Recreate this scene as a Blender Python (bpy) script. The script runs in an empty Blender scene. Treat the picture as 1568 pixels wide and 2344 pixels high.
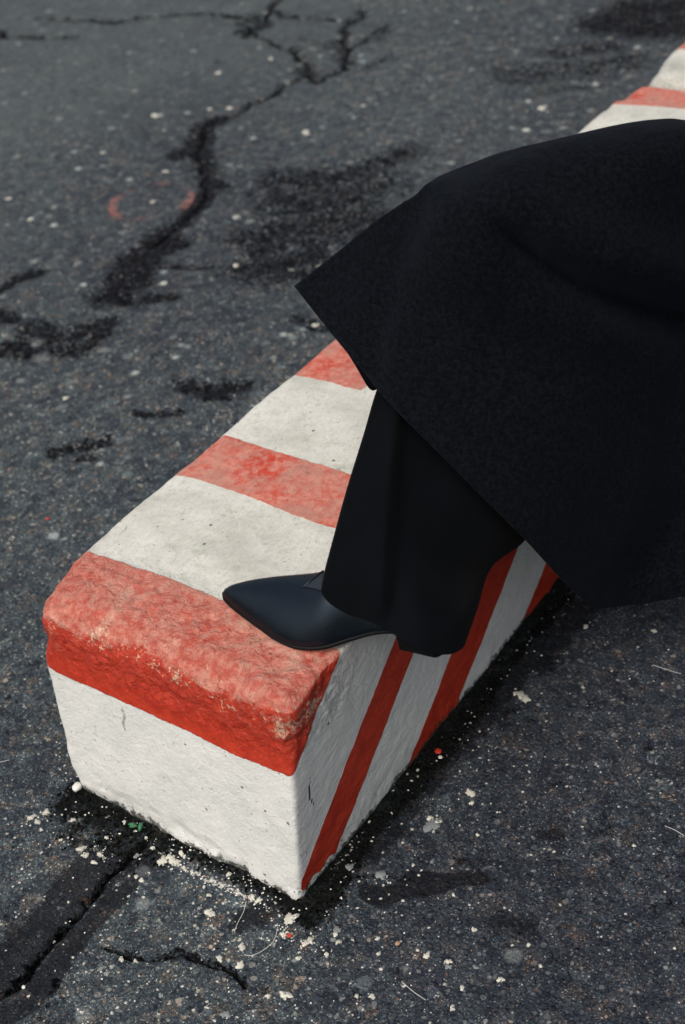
import bpy, bmesh, math, random
import numpy as np
from mathutils import Vector
random.seed(7); rng = np.random.default_rng(7)
S = bpy.context.scene
COL = S.collection

# ------------------------------------------------------------------ camera
CAM = np.array([0.9718, -0.8277, 1.4026])
YAW, PITCH, ROLL, FPX = 0.67580, 0.63951, -0.13862, 3324.2      # focal length in units of a 1568 x 2344 picture
fw = np.array([-math.sin(YAW)*math.cos(PITCH), math.cos(YAW)*math.cos(PITCH), -math.sin(PITCH)])
r0 = np.array([math.cos(YAW), math.sin(YAW), 0.0]); u0 = np.cross(r0, fw)
RT = math.cos(ROLL)*r0 + math.sin(ROLL)*u0
UP = -math.sin(ROLL)*r0 + math.cos(ROLL)*u0
cd = bpy.data.cameras.new('camera'); cam = bpy.data.objects.new('camera', cd); COL.objects.link(cam)
from mathutils import Matrix
M4 = Matrix(((RT[0], UP[0], -fw[0], CAM[0]), (RT[1], UP[1], -fw[1], CAM[1]), (RT[2], UP[2], -fw[2], CAM[2]), (0, 0, 0, 1)))
cam.matrix_world = M4
cd.sensor_fit = 'VERTICAL'; cd.sensor_height = 36.0; cd.sensor_width = 24.0
cd.lens = FPX/2344*36.0
cd.clip_start = 0.05; cd.clip_end = 2000
cd.dof.use_dof = True; cd.dof.focus_distance = 1.70; cd.dof.aperture_fstop = 5.0
S.camera = cam

# ------------------------------------------------------------------ light
w = bpy.data.worlds.new('World'); S.world = w; w.use_nodes = True
nt = w.node_tree; bg = nt.nodes['Background']
sky = nt.nodes.new('ShaderNodeTexSky'); sky.sky_type = 'NISHITA'; sky.sun_disc = False
SUN_EL, SUN_AZ = math.radians(54), math.radians(178)             # azimuth clockwise from +Y
sky.sun_elevation = SUN_EL; sky.sun_rotation = SUN_AZ
sky.air_density = 1.0; sky.dust_density = 7.0; sky.ozone_density = 1.0
hs = nt.nodes.new('ShaderNodeHueSaturation'); hs.inputs['Saturation'].default_value = .62      # thin overcast
nt.links.new(sky.outputs[0], hs.inputs['Color']); nt.links.new(hs.outputs[0], bg.inputs[0]); bg.inputs[1].default_value = 0.125
sd = bpy.data.lights.new('sun', 'SUN'); sd.energy = 1.0; sd.angle = math.radians(36); sd.color = (1.0, 0.96, 0.91)
sun = bpy.data.objects.new('sun', sd); COL.objects.link(sun)
dirn = Vector((math.sin(SUN_AZ)*math.cos(SUN_EL), math.cos(SUN_AZ)*math.cos(SUN_EL), math.sin(SUN_EL)))
sun.rotation_euler = dirn.to_track_quat('Z', 'Y').to_euler(); sun.location = (-2, -2, 4)
S.view_settings.view_transform = 'Standard'; S.view_settings.look = 'None'
S.view_settings.exposure = 0.20; S.view_settings.gamma = 1.0

# ------------------------------------------------------------------ helpers
def ray(u, v): return fw + RT*(u-784)/FPX - UP*(v-1172)/FPX
def at_z(u, v, z=0.0): d = ray(u, v); return CAM + d*(z-CAM[2])/d[2]
def at_d(u, v, dist): return CAM + ray(u, v)*dist

def hash3(ix, iy, iz, seed):
    n = (ix.astype(np.int64)*374761393 + iy.astype(np.int64)*668265263 + iz.astype(np.int64)*2147483647 + seed*1274126177) & 0xFFFFFFFF
    n = ((n ^ (n >> 13))*1274126177) & 0xFFFFFFFF
    n = ((n ^ (n >> 16))*2246822519) & 0xFFFFFFFF
    return ((n ^ (n >> 15)) & 0xFFFFFF)/float(0xFFFFFF)
def vnoise(x, y, z, seed=0):
    x0, y0, z0 = np.floor(x), np.floor(y), np.floor(z)
    fx, fy, fz = x-x0, y-y0, z-z0
    fx, fy, fz = [f*f*(3-2*f) for f in (fx, fy, fz)]
    r = 0
    for a in (0, 1):
        for b in (0, 1):
            for c in (0, 1):
                r = r + hash3(x0+a, y0+b, z0+c, seed)*(fx if a else 1-fx)*(fy if b else 1-fy)*(fz if c else 1-fz)
    return r*2-1
def fbm(x, y, z, sc, octv=4, seed=0, gain=.5):
    a, t, r = 1.0, 0.0, 0
    for k in range(octv):
        r = r + a*vnoise(x*sc+k*17.3, y*sc-k*9.1, z*sc+k*4.7, seed+k); t += a; a *= gain; sc *= 2.03
    return r/t
def sstep(a, b, x): t = np.clip((x-a)/(b-a), 0, 1); return t*t*(3-2*t)

def mesh_np(name, V, F, smooth=True, attrs=None):
    me = bpy.data.meshes.new(name)
    V = np.asarray(V, dtype=np.float32); F = np.asarray(F, dtype=np.int32)
    n = F.shape[1]
    me.vertices.add(len(V)); me.vertices.foreach_set('co', V.ravel())
    me.loops.add(F.size); me.loops.foreach_set('vertex_index', F.ravel())
    me.polygons.add(len(F)); me.polygons.foreach_set('loop_start', np.arange(0, F.size, n, dtype=np.int32))
    me.polygons.foreach_set('loop_total', np.full(len(F), n, dtype=np.int32))
    me.polygons.foreach_set('use_smooth', np.full(len(F), smooth))
    me.update(calc_edges=True); me.validate()
    for k, a in (attrs or {}).items():
        at = me.attributes.new(k, 'FLOAT', 'POINT'); at.data.foreach_set('value', np.asarray(a, dtype=np.float32))
    return me
def link(name, me, m=None, parent=None, **props):
    o = bpy.data.objects.new(name, me); COL.objects.link(o)
    if m is not None and me is not None:
        if not me.materials: me.materials.append(m)
    if parent is not None: o.parent = parent
    for k, v in props.items(): o[k] = v
    return o
def empty(name, loc, **props):
    o = bpy.data.objects.new(name, None); COL.objects.link(o); o.location = loc; o.empty_display_size = .1
    for k, v in props.items(): o[k] = v
    return o
def place(o, parent):           # parent keeping world coordinates
    o.parent = parent; o.matrix_parent_inverse = Matrix.Translation(parent.location).inverted()
def grid_faces(nr, nc, close=False):
    r = np.arange(nr-1)[:, None]; c = np.arange(nc if close else nc-1)[None, :]
    c2 = (c+1) % nc
    return np.stack([r*nc+c, r*nc+c2, (r+1)*nc+c2, (r+1)*nc+c], -1).reshape(-1, 4)
def crom(P, n):                 # Catmull-Rom resample along axis 0 to n samples
    P = np.asarray(P, float); k = len(P)
    t = np.linspace(0, k-1, n); i = np.minimum(t.astype(int), k-2); f = (t-i)
    f = f.reshape((-1,)+(1,)*(P.ndim-1))
    p0 = P[np.maximum(i-1, 0)]; p1 = P[i]; p2 = P[i+1]; p3 = P[np.minimum(i+2, k-1)]
    p0 = np.where((i == 0).reshape(f.shape), 2*p1-p2, p0); p3 = np.where((i == k-2).reshape(f.shape), 2*p2-p1, p3)
    return .5*((2*p1)+(-p0+p2)*f+(2*p0-5*p1+4*p2-p3)*f*f+(-p0+3*p1-3*p2+p3)*f**3)

# ---- node helpers
class NB:
    def __init__(s, name):
        s.m = bpy.data.materials.new(name); s.m.use_nodes = True; s.t = s.m.node_tree
        s.b = s.t.nodes['Principled BSDF']
    def n(s, ty, **k):
        o = s.t.nodes.new('ShaderNode'+ty)
        for a, v in k.items(): setattr(o, a, v)
        return o
    def set(s, sock, v):
        if isinstance(v, bpy.types.NodeSocket): s.t.links.new(v, sock)
        else: sock.default_value = v
    def co(s): return s.n('TexCoord').outputs['Object']
    def attr(s, name): return s.n('Attribute', attribute_name=name).outputs['Fac']
    def noise(s, vec, scale, detail=4, rough=.55, dist=0, out='Fac'):
        o = s.n('TexNoise'); s.set(o.inputs['Vector'], vec); s.set(o.inputs['Scale'], scale); o.inputs['Detail'].default_value = detail
        o.inputs['Roughness'].default_value = rough; o.inputs['Distortion'].default_value = dist; return o.outputs[out]
    def vor(s, vec, scale, feature='F1', rnd=1.0):
        o = s.n('TexVoronoi', feature=feature); s.set(o.inputs['Vector'], vec); o.inputs['Scale'].default_value = scale
        o.inputs['Randomness'].default_value = rnd; return o
    def math(s, op, a, b=0.0, c=0.0, clamp=False):
        o = s.n('Math', operation=op, use_clamp=clamp); s.set(o.inputs[0], a); s.set(o.inputs[1], b)
        if op in ('MULTIPLY_ADD', 'SMOOTH_MIN'): s.set(o.inputs[2], c)
        return o.outputs[0]
    def ramp(s, v, a, b, lo=0.0, hi=1.0):
        o = s.n('MapRange', interpolation_type='SMOOTHSTEP'); s.set(o.inputs[0], v)
        for i, x in ((1, a), (2, b), (3, lo), (4, hi)): s.set(o.inputs[i], x)
        return o.outputs[0]
    def mix(s, f, a, b, mode='MIX'):
        o = s.n('Mix', data_type='RGBA', blend_type=mode); s.set(o.inputs[0], f)
        s.set(o.inputs[6], a if isinstance(a, bpy.types.NodeSocket) else (*a, 1)); s.set(o.inputs[7], b if isinstance(b, bpy.types.NodeSocket) else (*b, 1))
        return o.outputs[2]
    def cramp(s, v, stops, interp='LINEAR'):
        o = s.n('ValToRGB'); s.set(o.inputs[0], v); e = o.color_ramp; e.interpolation = interp
        while len(e.elements) < len(stops): e.elements.new(.5)
        for k, (p, c) in enumerate(stops): e.elements[k].position = p; e.elements[k].color = (*c, 1)
        return o.outputs[0]
    def bump(s, h, dist, strength=1.0, normal=None):
        o = s.n('Bump'); s.set(o.inputs['Height'], h); o.inputs['Distance'].default_value = dist; o.inputs['Strength'].default_value = strength
        if normal is not None: s.set(o.inputs['Normal'], normal)
        return o.outputs[0]
    def out(s, color, rough=.6, normal=None, spec=.5):
        s.set(s.b.inputs['Base Color'], color if isinstance(color, bpy.types.NodeSocket) else (*color, 1)); s.set(s.b.inputs['Roughness'], rough)
        s.b.inputs['Specular IOR Level'].default_value = spec
        if normal is not None: s.set(s.b.inputs['Normal'], normal)
        return s.m

# ------------------------------------------------------------------ materials
def mat_asphalt():
    B = NB('asphalt'); co = B.co()
    wv = B.noise(co, 90, 2, out='Color')
    wob = B.n('VectorMath', operation='MULTIPLY_ADD'); B.set(wob.inputs[0], wv); wob.inputs[1].default_value = (.006, .006, .006); B.set(wob.inputs[2], co); cw = wob.outputs[0]
    big = B.noise(co, 1.1, 4, .6); mid = B.noise(co, 9, 4, .65); grit = B.noise(co, 260, 3, .75)
    v1 = B.vor(cw, 165); v2 = B.vor(cw, 330); v3 = B.vor(cw, 75)
    def sep(vn): o = B.n('SeparateColor'); B.set(o.inputs[0], vn.outputs['Color']); return o.outputs
    s1, s2, s3 = sep(v1), sep(v2), sep(v3)
    # dark worn binder
    base = B.mix(B.ramp(grit, .38, .64), (.014, .0185, .024), (.062, .078, .090)); base = B.mix(B.math('MULTIPLY', B.ramp(mid, .4, .7), .35), base, (.045, .053, .062))
            # aggregate stones, three sizes; every stone its own tone
    tone = B.cramp(s1[0], [(0, (.010, .012, .018)), (.3, (.030, .038, .052)), (.55, (.065, .080, .098)), (.74, (.10, .105, .11)), (.80, (.15, .095, .065)), (.86, (.075, .09, .10)), (.93, (.20, .21, .21)), (1, (.34, .32, .28))])
    body = B.math('MULTIPLY', B.ramp(v1.outputs['Distance'], .56, .34), B.ramp(s1[1], .25, .45))
    c = B.mix(B.math('MULTIPLY', body, .85), base, tone)
    tone2 = B.cramp(s2[0], [(0, (.010, .013, .020)), (.42, (.055, .068, .088)), (.70, (.12, .14, .16)), (.82, (.20, .12, .085)), (.87, (.16, .18, .19)), (.95, (.42, .43, .42)), (1, (.60, .56, .50))])
    b2 = B.math('MULTIPLY', B.ramp(v2.outputs['Distance'], .5, .3), B.ramp(s2[1], .42, .6))
    c = B.mix(B.math('MULTIPLY', b2, .9), c, tone2)
    v5 = B.vor(cw, 560); s5 = sep(v5); b5 = B.math('MULTIPLY', B.ramp(v5.outputs['Distance'], .42, .28), B.ramp(s5[0], .80, .86)); c = B.mix(B.math('MULTIPLY', b5, .8), c, B.mix(s5[1], (.14, .18, .21), (.50, .48, .44)))
    b3 = B.math('MULTIPLY', B.ramp(v3.outputs['Distance'], .36, .26), B.ramp(s3[1], .93, .96))
    c = B.mix(B.math('MULTIPLY', b3, .8), c, B.cramp(s3[0], [(0, (.12, .13, .13)), (.6, (.26, .26, .24)), (.85, (.3, .29, .26)), (1, (.24, .13, .08))]))
    v6 = B.vor(cw, 62); s6 = sep(v6)
    c = B.mix(.75, c, B.mix(1.0, c, B.cramp(s6[0], [(0, (.42, .46, .56)), (.4, (.9, .95, .98)), (.72, (1.35, 1.37, 1.3)), (.86, (1.65, 1.25, 1.0)), (1, (1.9, 1.98, 1.9))]), 'MULTIPLY'))
    v7 = B.vor(cw, 26); s7 = sep(v7); b7 = B.math('MULTIPLY', B.ramp(v7.outputs['Distance'], .34, .18), B.ramp(s7[1], B.math('SUBTRACT', .95, B.math('MULTIPLY', B.attr('far'), .12)), B.math('SUBTRACT', .96, B.math('MULTIPLY', B.attr('far'), .12)))); b7c = B.math('MULTIPLY', b7, B.ramp(s7[2], 0, 1, .25, .9))
    # large tone drift
    c = B.mix(1.0, c, B.mix(B.ramp(big, .32, .68), (.66, .69, .71), (.96, .99, .95)), 'MULTIPLY')
    dusty = B.attr('dusty'); c = B.mix(B.math('MULTIPLY', dusty, B.ramp(mid, .1, .7, .10, .55)), c, (.092, .112, .112))
    shd = B.attr('right_shade'); c = B.mix(B.math('MULTIPLY', shd, B.ramp(mid, .2, .8, .8, 1.0)), c, B.mix(1.0, c, (.74, .71, .78), 'MULTIPLY'))  # shade on the ground beside block and coat, darkened into the asphalt colour
    c = B.mix(b7c, c, B.mix(s7[0], (.20, .25, .27), (.52, .54, .47)))
    # raveled hollows: bitumen black
    e = B.noise(co, 95, 4, .8); e2 = B.noise(co, 26, 4, .8); dk = B.attr('dark')
    dkm = B.ramp(B.math('ADD', dk, B.math('ADD', B.math('MULTIPLY_ADD', e, 3.4, -1.7), B.math('MULTIPLY_ADD', e2, 1.8, -.9))), .36, .70)
    stones = B.math('MULTIPLY', B.ramp(v1.outputs['Distance'], .5, .3), B.ramp(s1[2], .45, .6))
    blk = B.mix(B.math('MULTIPLY', stones, .6), (.004, .0038, .005), tone)
    c = B.mix(B.math('MULTIPLY', dkm, .96), c, blk)
    cr = B.ramp(B.math('ADD', B.attr('crack'), B.math('MULTIPLY_ADD', e, 1.8, -.9)), .4, .6)
    c = B.mix(B.math('MULTIPLY', cr, .95), c, (.006, .006, .007))
    wt_ = B.ramp(B.math('ADD', B.attr('wet_shade'), B.math('MULTIPLY_ADD', e2, 1.6, -.8)), .12, .52)
    c = B.mix(B.math('MULTIPLY', wt_, .9), c, B.mix(1.0, c, (.11, .11, .15), 'MULTIPLY'))  # damp stains, plus painted contact shade along the right foot
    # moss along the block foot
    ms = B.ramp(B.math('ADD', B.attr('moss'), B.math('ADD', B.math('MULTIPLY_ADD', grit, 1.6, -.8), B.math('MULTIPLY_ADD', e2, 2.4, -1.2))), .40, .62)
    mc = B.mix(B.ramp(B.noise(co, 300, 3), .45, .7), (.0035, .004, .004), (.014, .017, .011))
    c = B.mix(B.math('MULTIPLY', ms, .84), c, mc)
    # flaked paint, chalk ring
    wn = B.noise(co, 210, 4, .7)
    wm = B.ramp(B.math('ADD', B.attr('flake'), B.math('MULTIPLY_ADD', wn, 1.7, -.85)), .58, .66)
    c = B.mix(B.math('MULTIPLY', wm, .9), c, B.mix(B.noise(co, 40, 3), (.42, .41, .36), (.66, .64, .58)))
    # tiny scattered paint crumbs everywhere
    v4 = B.vor(cw, 120); s4 = sep(v4)
    crumbs = B.math('MULTIPLY', B.ramp(v4.outputs['Distance'], .26, .16), B.ramp(B.math('ADD', s4[1], B.math('MULTIPLY', B.attr('crumb'), .16)), .945, .96))
    c = B.mix(B.math('MULTIPLY', crumbs, .85), c, (.58, .56, .50))
    ck = B.math('MULTIPLY', B.attr('chalk'), B.ramp(B.noise(co, 70, 4, .7), .36, .6))
    c = B.mix(B.math('MULTIPLY', ck, .62), c, (.44, .16, .12))
    h = B.math('ADD', B.math('MULTIPLY', body, .8), B.math('ADD', B.math('MULTIPLY', b2, .35), B.math('MULTIPLY', grit, .9)))
    nrm = B.bump(h, .0016, .9)
    ro = B.math('SUBTRACT', B.ramp(grit, .3, .7, .62, .88), B.math('MULTIPLY', dkm, .12))
    m_ = B.out(c, ro, nrm, .2); B.set(B.b.inputs['Specular IOR Level'], B.math('SUBTRACT', .22, B.math('MULTIPLY', .19, B.math('MAXIMUM', ms, dkm)))); return m_

def mat_block(name='painted_concrete'):
    B = NB(name); co = B.co()
    n1 = B.noise(co, 14, 5, .6); n2 = B.noise(co, 120, 5, .7); n3 = B.noise(co, 320, 3, .7)
    up = B.attr('up'); low = B.attr('low')
    mp = B.n('Mapping'); B.set(mp.inputs[0], co); mp.inputs['Scale'].default_value = (1.0, .45, .9); mp.inputs['Rotation'].default_value = (.7, 0, .5)
    stre = B.noise(mp.outputs[0], 170, 3, .6, .4)
    # white paint, dirtier where it is walked on
    wt = B.mix(B.ramp(n1, .3, .7), (.62, .63, .60), (.70, .705, .67))
    wtop = B.mix(B.ramp(n1, .3, .7), (.47, .465, .405), (.61, .605, .54))
    wtop = B.mix(B.math('MULTIPLY', B.ramp(n2, .52, .74), .45), wtop, (.34, .33, .27))
    wt = B.mix(up, wt, wtop)
    gr = B.noise(co, 22, 6, .75)
    wt = B.mix(B.math('MULTIPLY', B.ramp(gr, .53, .70), B.math('MULTIPLY_ADD', up, .42, .10)), wt, (.30, .30, .24))
    fg = B.noise(mp.outputs[0], 230, 4, .75); wt = B.mix(B.math('MULTIPLY', B.ramp(fg, .50, .68), B.math('MULTIPLY_ADD', up, .30, .08)), wt, (.27, .275, .22))
    hole = B.vor(co, 190); hs_ = B.n('SeparateColor'); B.set(hs_.inputs[0], hole.outputs['Color']); wt = B.mix(B.math('MULTIPLY', B.math('MULTIPLY', B.ramp(hole.outputs['Distance'], .26, .14), B.ramp(B.math('ADD', hs_.outputs[0], B.math('MULTIPLY', gr, .12)), .985, 1.0)), .8), wt, (.07, .075, .06))
    # pits
    pv = B.vor(co, 62); ps = B.n('SeparateColor'); B.set(ps.inputs[0], pv.outputs['Color'])
    pit = B.math('MULTIPLY', B.ramp(pv.outputs['Distance'], .17, .09), B.ramp(ps.outputs[0], .90, .93))
    wt = B.mix(B.math('MULTIPLY', pit, .8), wt, (.09, .09, .07))
    # red paint: rich on the sides, chalky pink and rubbed through on top
    rbr = B.noise(mp.outputs[0], 60, 4, .7); rich = B.mix(B.ramp(rbr, .3, .7), (.40, .028, .013), (.52, .045, .018))
    pink = B.mix(B.ramp(B.noise(co, 80, 6, .75), .38, .62), (.47, .085, .055), (.57, .225, .165))
    pink = B.mix(B.math('MULTIPLY', B.ramp(n2, .56, .72), .5), pink, (.44, .36, .27))
    capm = B.attr('cap')
    pink = B.mix(B.math('MULTIPLY', B.math('MULTIPLY', B.ramp(B.noise(co, 20, 6, .75, .4), .48, .66), capm), .75), pink, (.60, .34, .25))
    pink = B.mix(B.math('MULTIPLY', B.math('MULTIPLY', B.ramp(B.noise(co, 16, 5, .7), .40, .62), B.math('SUBTRACT', 1.0, capm)), .6), pink, (.37, .215, .165))
    cav = B.attr('cav')
    f = B.math('ADD', up, B.math('ADD', B.math('MULTIPLY_ADD', B.noise(co, 30, 6, .75), 1.5, -.75), B.math('MULTIPLY_ADD', B.noise(co, 150, 4, .75), .8, -.4)))
    f = B.math('SUBTRACT', f, B.math('MULTIPLY', cav, .95))
    red = B.mix(B.ramp(f, .30, .62), rich, pink)
    rs = B.math('MULTIPLY', B.ramp(B.noise(co, 340, 3, .8), .62, .70), .7); red = B.mix(rs, red, (.60, .22, .13))
    # chips showing cream under the red along the crest
    ch = B.math('ADD', B.attr('wear'), B.math('ADD', B.math('MULTIPLY_ADD', B.noise(co, 260, 4, .8), 1.8, -.9), B.math('MULTIPLY_ADD', B.noise(co, 45, 3, .7), 1.2, -.6)))
    red = B.mix(B.math('MULTIPLY', B.ramp(ch, .60, .74), .8), red, (.70, .52, .36))
    m = B.ramp(B.math('ADD', B.attr('red'), B.math('MULTIPLY_ADD', B.noise(co, 110, 5, .7), .006, -.003)), -.0006, .0006)
    c = B.mix(m, wt, red)
    # moss and grime at the foot, drips
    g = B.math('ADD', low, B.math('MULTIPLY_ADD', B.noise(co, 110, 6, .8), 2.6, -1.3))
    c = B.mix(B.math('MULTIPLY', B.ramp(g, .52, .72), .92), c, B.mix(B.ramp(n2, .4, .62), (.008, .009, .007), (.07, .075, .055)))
    st = B.math('ADD', B.attr('stain'), B.math('MULTIPLY_ADD', n2, 1.0, -.5))
    c = B.mix(B.math('MULTIPLY', B.ramp(st, .42, .8), .75), c, (.20, .21, .14))
    ckk = B.ramp(B.attr('crk'), .4, .6); c = B.mix(ckk, c, (.02, .02, .018))
    h = B.math('ADD', B.math('MULTIPLY', stre, 1.0), B.math('MULTIPLY', n2, .9))
    h = B.math('SUBTRACT', h, B.math('MULTIPLY', pit, 1.2))
    capb = B.noise(co, 70, 6, .68, .5); nrm = B.bump(B.math('MULTIPLY', capb, B.attr('cap')), .010, .9); nrm = B.bump(h, .0015, .8, nrm); nrm = B.bump(m, .0007, .8, nrm); nrm = B.bump(n3, .0005, .7, nrm)
    ro = B.mix(m, (.62,)*3, (.42,)*3)
    return B.out(c, B.ramp(B.math('SUBTRACT', m, up), 0, 1, .60, .40), nrm, .4)

def mat_wool():
    B = NB('black_wool'); co = B.co()
    n = B.noise(co, 210, 4, .75); n2 = B.noise(co, 700, 2, .7)
    c = B.mix(B.ramp(n, .35, .7), (.0014, .0019, .0030), (.0054, .0069, .0098))
    c = B.mix(B.math('MULTIPLY', B.ramp(n2, .6, .75), .5), c, (.0085, .010, .014))
    nrm = B.bump(B.math('ADD', n, B.math('MULTIPLY', n2, .5)), .0014, .8)
    m = B.out(c, .95, nrm, .04)
    B.b.inputs['Sheen Weight'].default_value = .035; B.b.inputs['Sheen Roughness'].default_value = .5; B.b.inputs['Sheen Tint'].default_value = (.5, .6, .8, 1)
    return m
def mat_trouser():
    B = NB('black_twill'); co = B.co()
    n2 = B.noise(co, 700, 3, .7); n3 = B.noise(co, 12, 3, .6)
    c = B.mix(B.ramp(n3, .3, .7), (.0010, .0016, .0025), (.0018, .0026, .0038))
    nrm = B.bump(n2, .0004, .6)
    m = B.out(c, .85, nrm, .05)
    B.b.inputs['Sheen Weight'].default_value = .02
    return m
def mat_leather():
    B = NB('black_leather'); co = B.co()
    v = B.vor(co, 900, 'SMOOTH_F1'); n = B.noise(co, 40, 4)
    nrm = B.bump(v.outputs['Distance'], .0002, .5); nrm = B.bump(n, .0006, .25, nrm)
    cr = B.n('Mapping'); B.set(cr.inputs[0], co); cr.inputs['Scale'].default_value = (1, .22, .3); cr.inputs['Rotation'].default_value = (0, 0, .25)
    nrm = B.bump(B.noise(cr.outputs[0], 110, 2), .0005, .3, nrm)
    m = B.out((.0012, .0022, .0040), B.ramp(n, .3, .7, .20, .29), nrm, .50); B.b.inputs['Specular Tint'].default_value = (.62, .82, 1, 1)  # blue of the sky reflection put into the specular tint
    return m
def mat_plain(name, col, rough=.6, sc=80, var=.25, bump=.001, spec=.4):
    B = NB(name); co = B.co(); n = B.noise(co, sc, 4, .65)
    c = B.mix(B.ramp(n, .3, .7), tuple(x*(1-var) for x in col), tuple(x*(1+var) for x in col))
    return B.out(c, rough, B.bump(n, bump, .7), spec)

M_ASPH = mat_asphalt(); M_BLOCK = mat_block(); M_WOOL = mat_wool(); M_TWILL = mat_trouser(); M_LEATH = mat_leather()
M_SOLE = mat_plain('black_rubber_sole', (.003, .003, .0035), .6, 200, .2, .0004, .15)
def mat_drip(name, col):
    B = NB(name); co = B.n('NewGeometry').outputs['Position']; n = B.noise(co, 330, 4, .7); n2 = B.noise(co, 60, 3, .6)
    c = B.mix(B.ramp(n2, .35, .65), tuple(x*.72 for x in col), col)
    c = B.mix(B.ramp(B.math('ADD', n, B.math('MULTIPLY', n2, .3)), .80, .73), (.05, .055, .06), c)
    return B.out(c, .75, B.bump(n, .0004, .5), .2)
M_SPLAT = mat_drip('cream_paint_drip', (.60, .585, .50)); M_SPLATG = mat_drip('grey_paint_drip', (.22, .245, .24))
M_STONE = mat_plain('loose_gravel', (.016, .017, .021), .85, 60, .8, .001, .12)
M_WHITE = mat_plain('white_chip', (.66, .65, .60), .6, 120, .12, .0008)
M_REDCHIP = mat_plain('red_chip', (.5, .03, .015), .5, 120, .2, .0008)
M_ORANGE = mat_plain('ochre_stone', (.34, .22, .13), .7, 120, .2, .0008)
M_LEAF = mat_plain('green_leaf', (.03, .13, .06), .5, 90, .25, .0004)
M_SKIN = mat_plain('skin', (.55, .33, .25), .5, 60, .08, .0003)
M_HAIR = mat_plain('dark_hair', (.03, .02, .015), .5, 200, .3, .001)
M_THREAD = mat_plain('white_thread', (.5, .5, .48), .7, 90, .1, .0001)

# ------------------------------------------------------------------ ground
H = 0.3139; HW = 0.20; SB = -0.0203; SL = -0.0059; FB = 0.0207; SK = -0.0124
YEND = 1.738
def W(*pts): return [tuple(at_z(u, v)[:2]) for u, v in pts]
def z5(*pts): return [(x*.5343, y*.5343) for x, y in pts]
def seg_dist(x, y, pts):
    d = np.full(x.shape, 1e9); 
    for (a, b), (c, e) in zip(pts[:-1], pts[1:]):
        vx, vy = c-a, e-b; L = vx*vx+vy*vy+1e-12
        t = np.clip(((x-a)*vx+(y-b)*vy)/L, 0, 1)
        d = np.minimum(d, np.hypot(x-a-t*vx, y-b-t*vy))
    return d
def jag(pts, step=.025, amp=.008, seed=3):   # roughen a polyline as cracks run
    r = np.random.default_rng(seed); out = [pts[0]]
    for p, q in zip(pts[:-1], pts[1:]):
        n = max(1, int(math.hypot(q[0]-p[0], q[1]-p[1])/step))
        for k in range(1, n+1):
            t = k/n; j = amp if k < n else amp*.4
            out.append((p[0]+(q[0]-p[0])*t+r.normal(0, j), p[1]+(q[1]-p[1])*t+r.normal(0, j)))
    return out
CRACKS = [  # pixel polylines on the ground, half width in metres
    (z5((170, 75), (300, 85), (400, 80), (500, 95), (600, 75), (740, 62), (850, 58), (950, 62), (1040, 75), (1100, 62), (1180, 45)), .010),
    (z5((1180, 45), (1200, 60), (1290, 80), (1400, 78), (1520, 95)), .009),
    (z5((0, 128), (60, 155), (120, 160), (220, 155), (320, 158)), .010),
    (z5((1120, 90), (1150, 50), (1190, 10), (1240, -40)), .009),
    (z5((1180, 190), (1270, 225), (1310, 270), (1320, 310), (1360, 350), (1410, 325), (1480, 290), (1490, 220), (1465, 170), (1470, 130), (1520, 85), (1560, 40)), .009),
    (z5((1480, 290), (1568, 285), (1660, 245)), .007), (z5((1040, 75), (1062, 130), (1050, 160)), .008), (z5((1180, 190), (1130, 160), (1060, 130)), .006), (z5((1490, 220), (1568, 180), (1640, 120)), .006),
    (z5((1310, 320), (1260, 350), (1180, 400), (1100, 440), (1000, 495), (930, 505)), .008),
    (z5((930, 505), (880, 540), (870, 600), (850, 640), (870, 700), (880, 760), (890, 830), (850, 890), (800, 940), (720, 1000), (650, 1060)), .006),
    ([(0, 2300), (20, 2285), (60, 2232), (90, 2190), (140, 2135), (190, 2080), (240, 2010), (300, 1960), (335, 1925)], .0036),
    ([(0, 2300), (-60, 2380)], .005),
    ([(240, 2168), (300, 2185), (370, 2195), (405, 2180), (440, 2190), (490, 2210), (530, 2218), (560, 2255)], .0028),
    ([(820, 2002), (880, 1998), (940, 2008)], .002),
]
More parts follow.
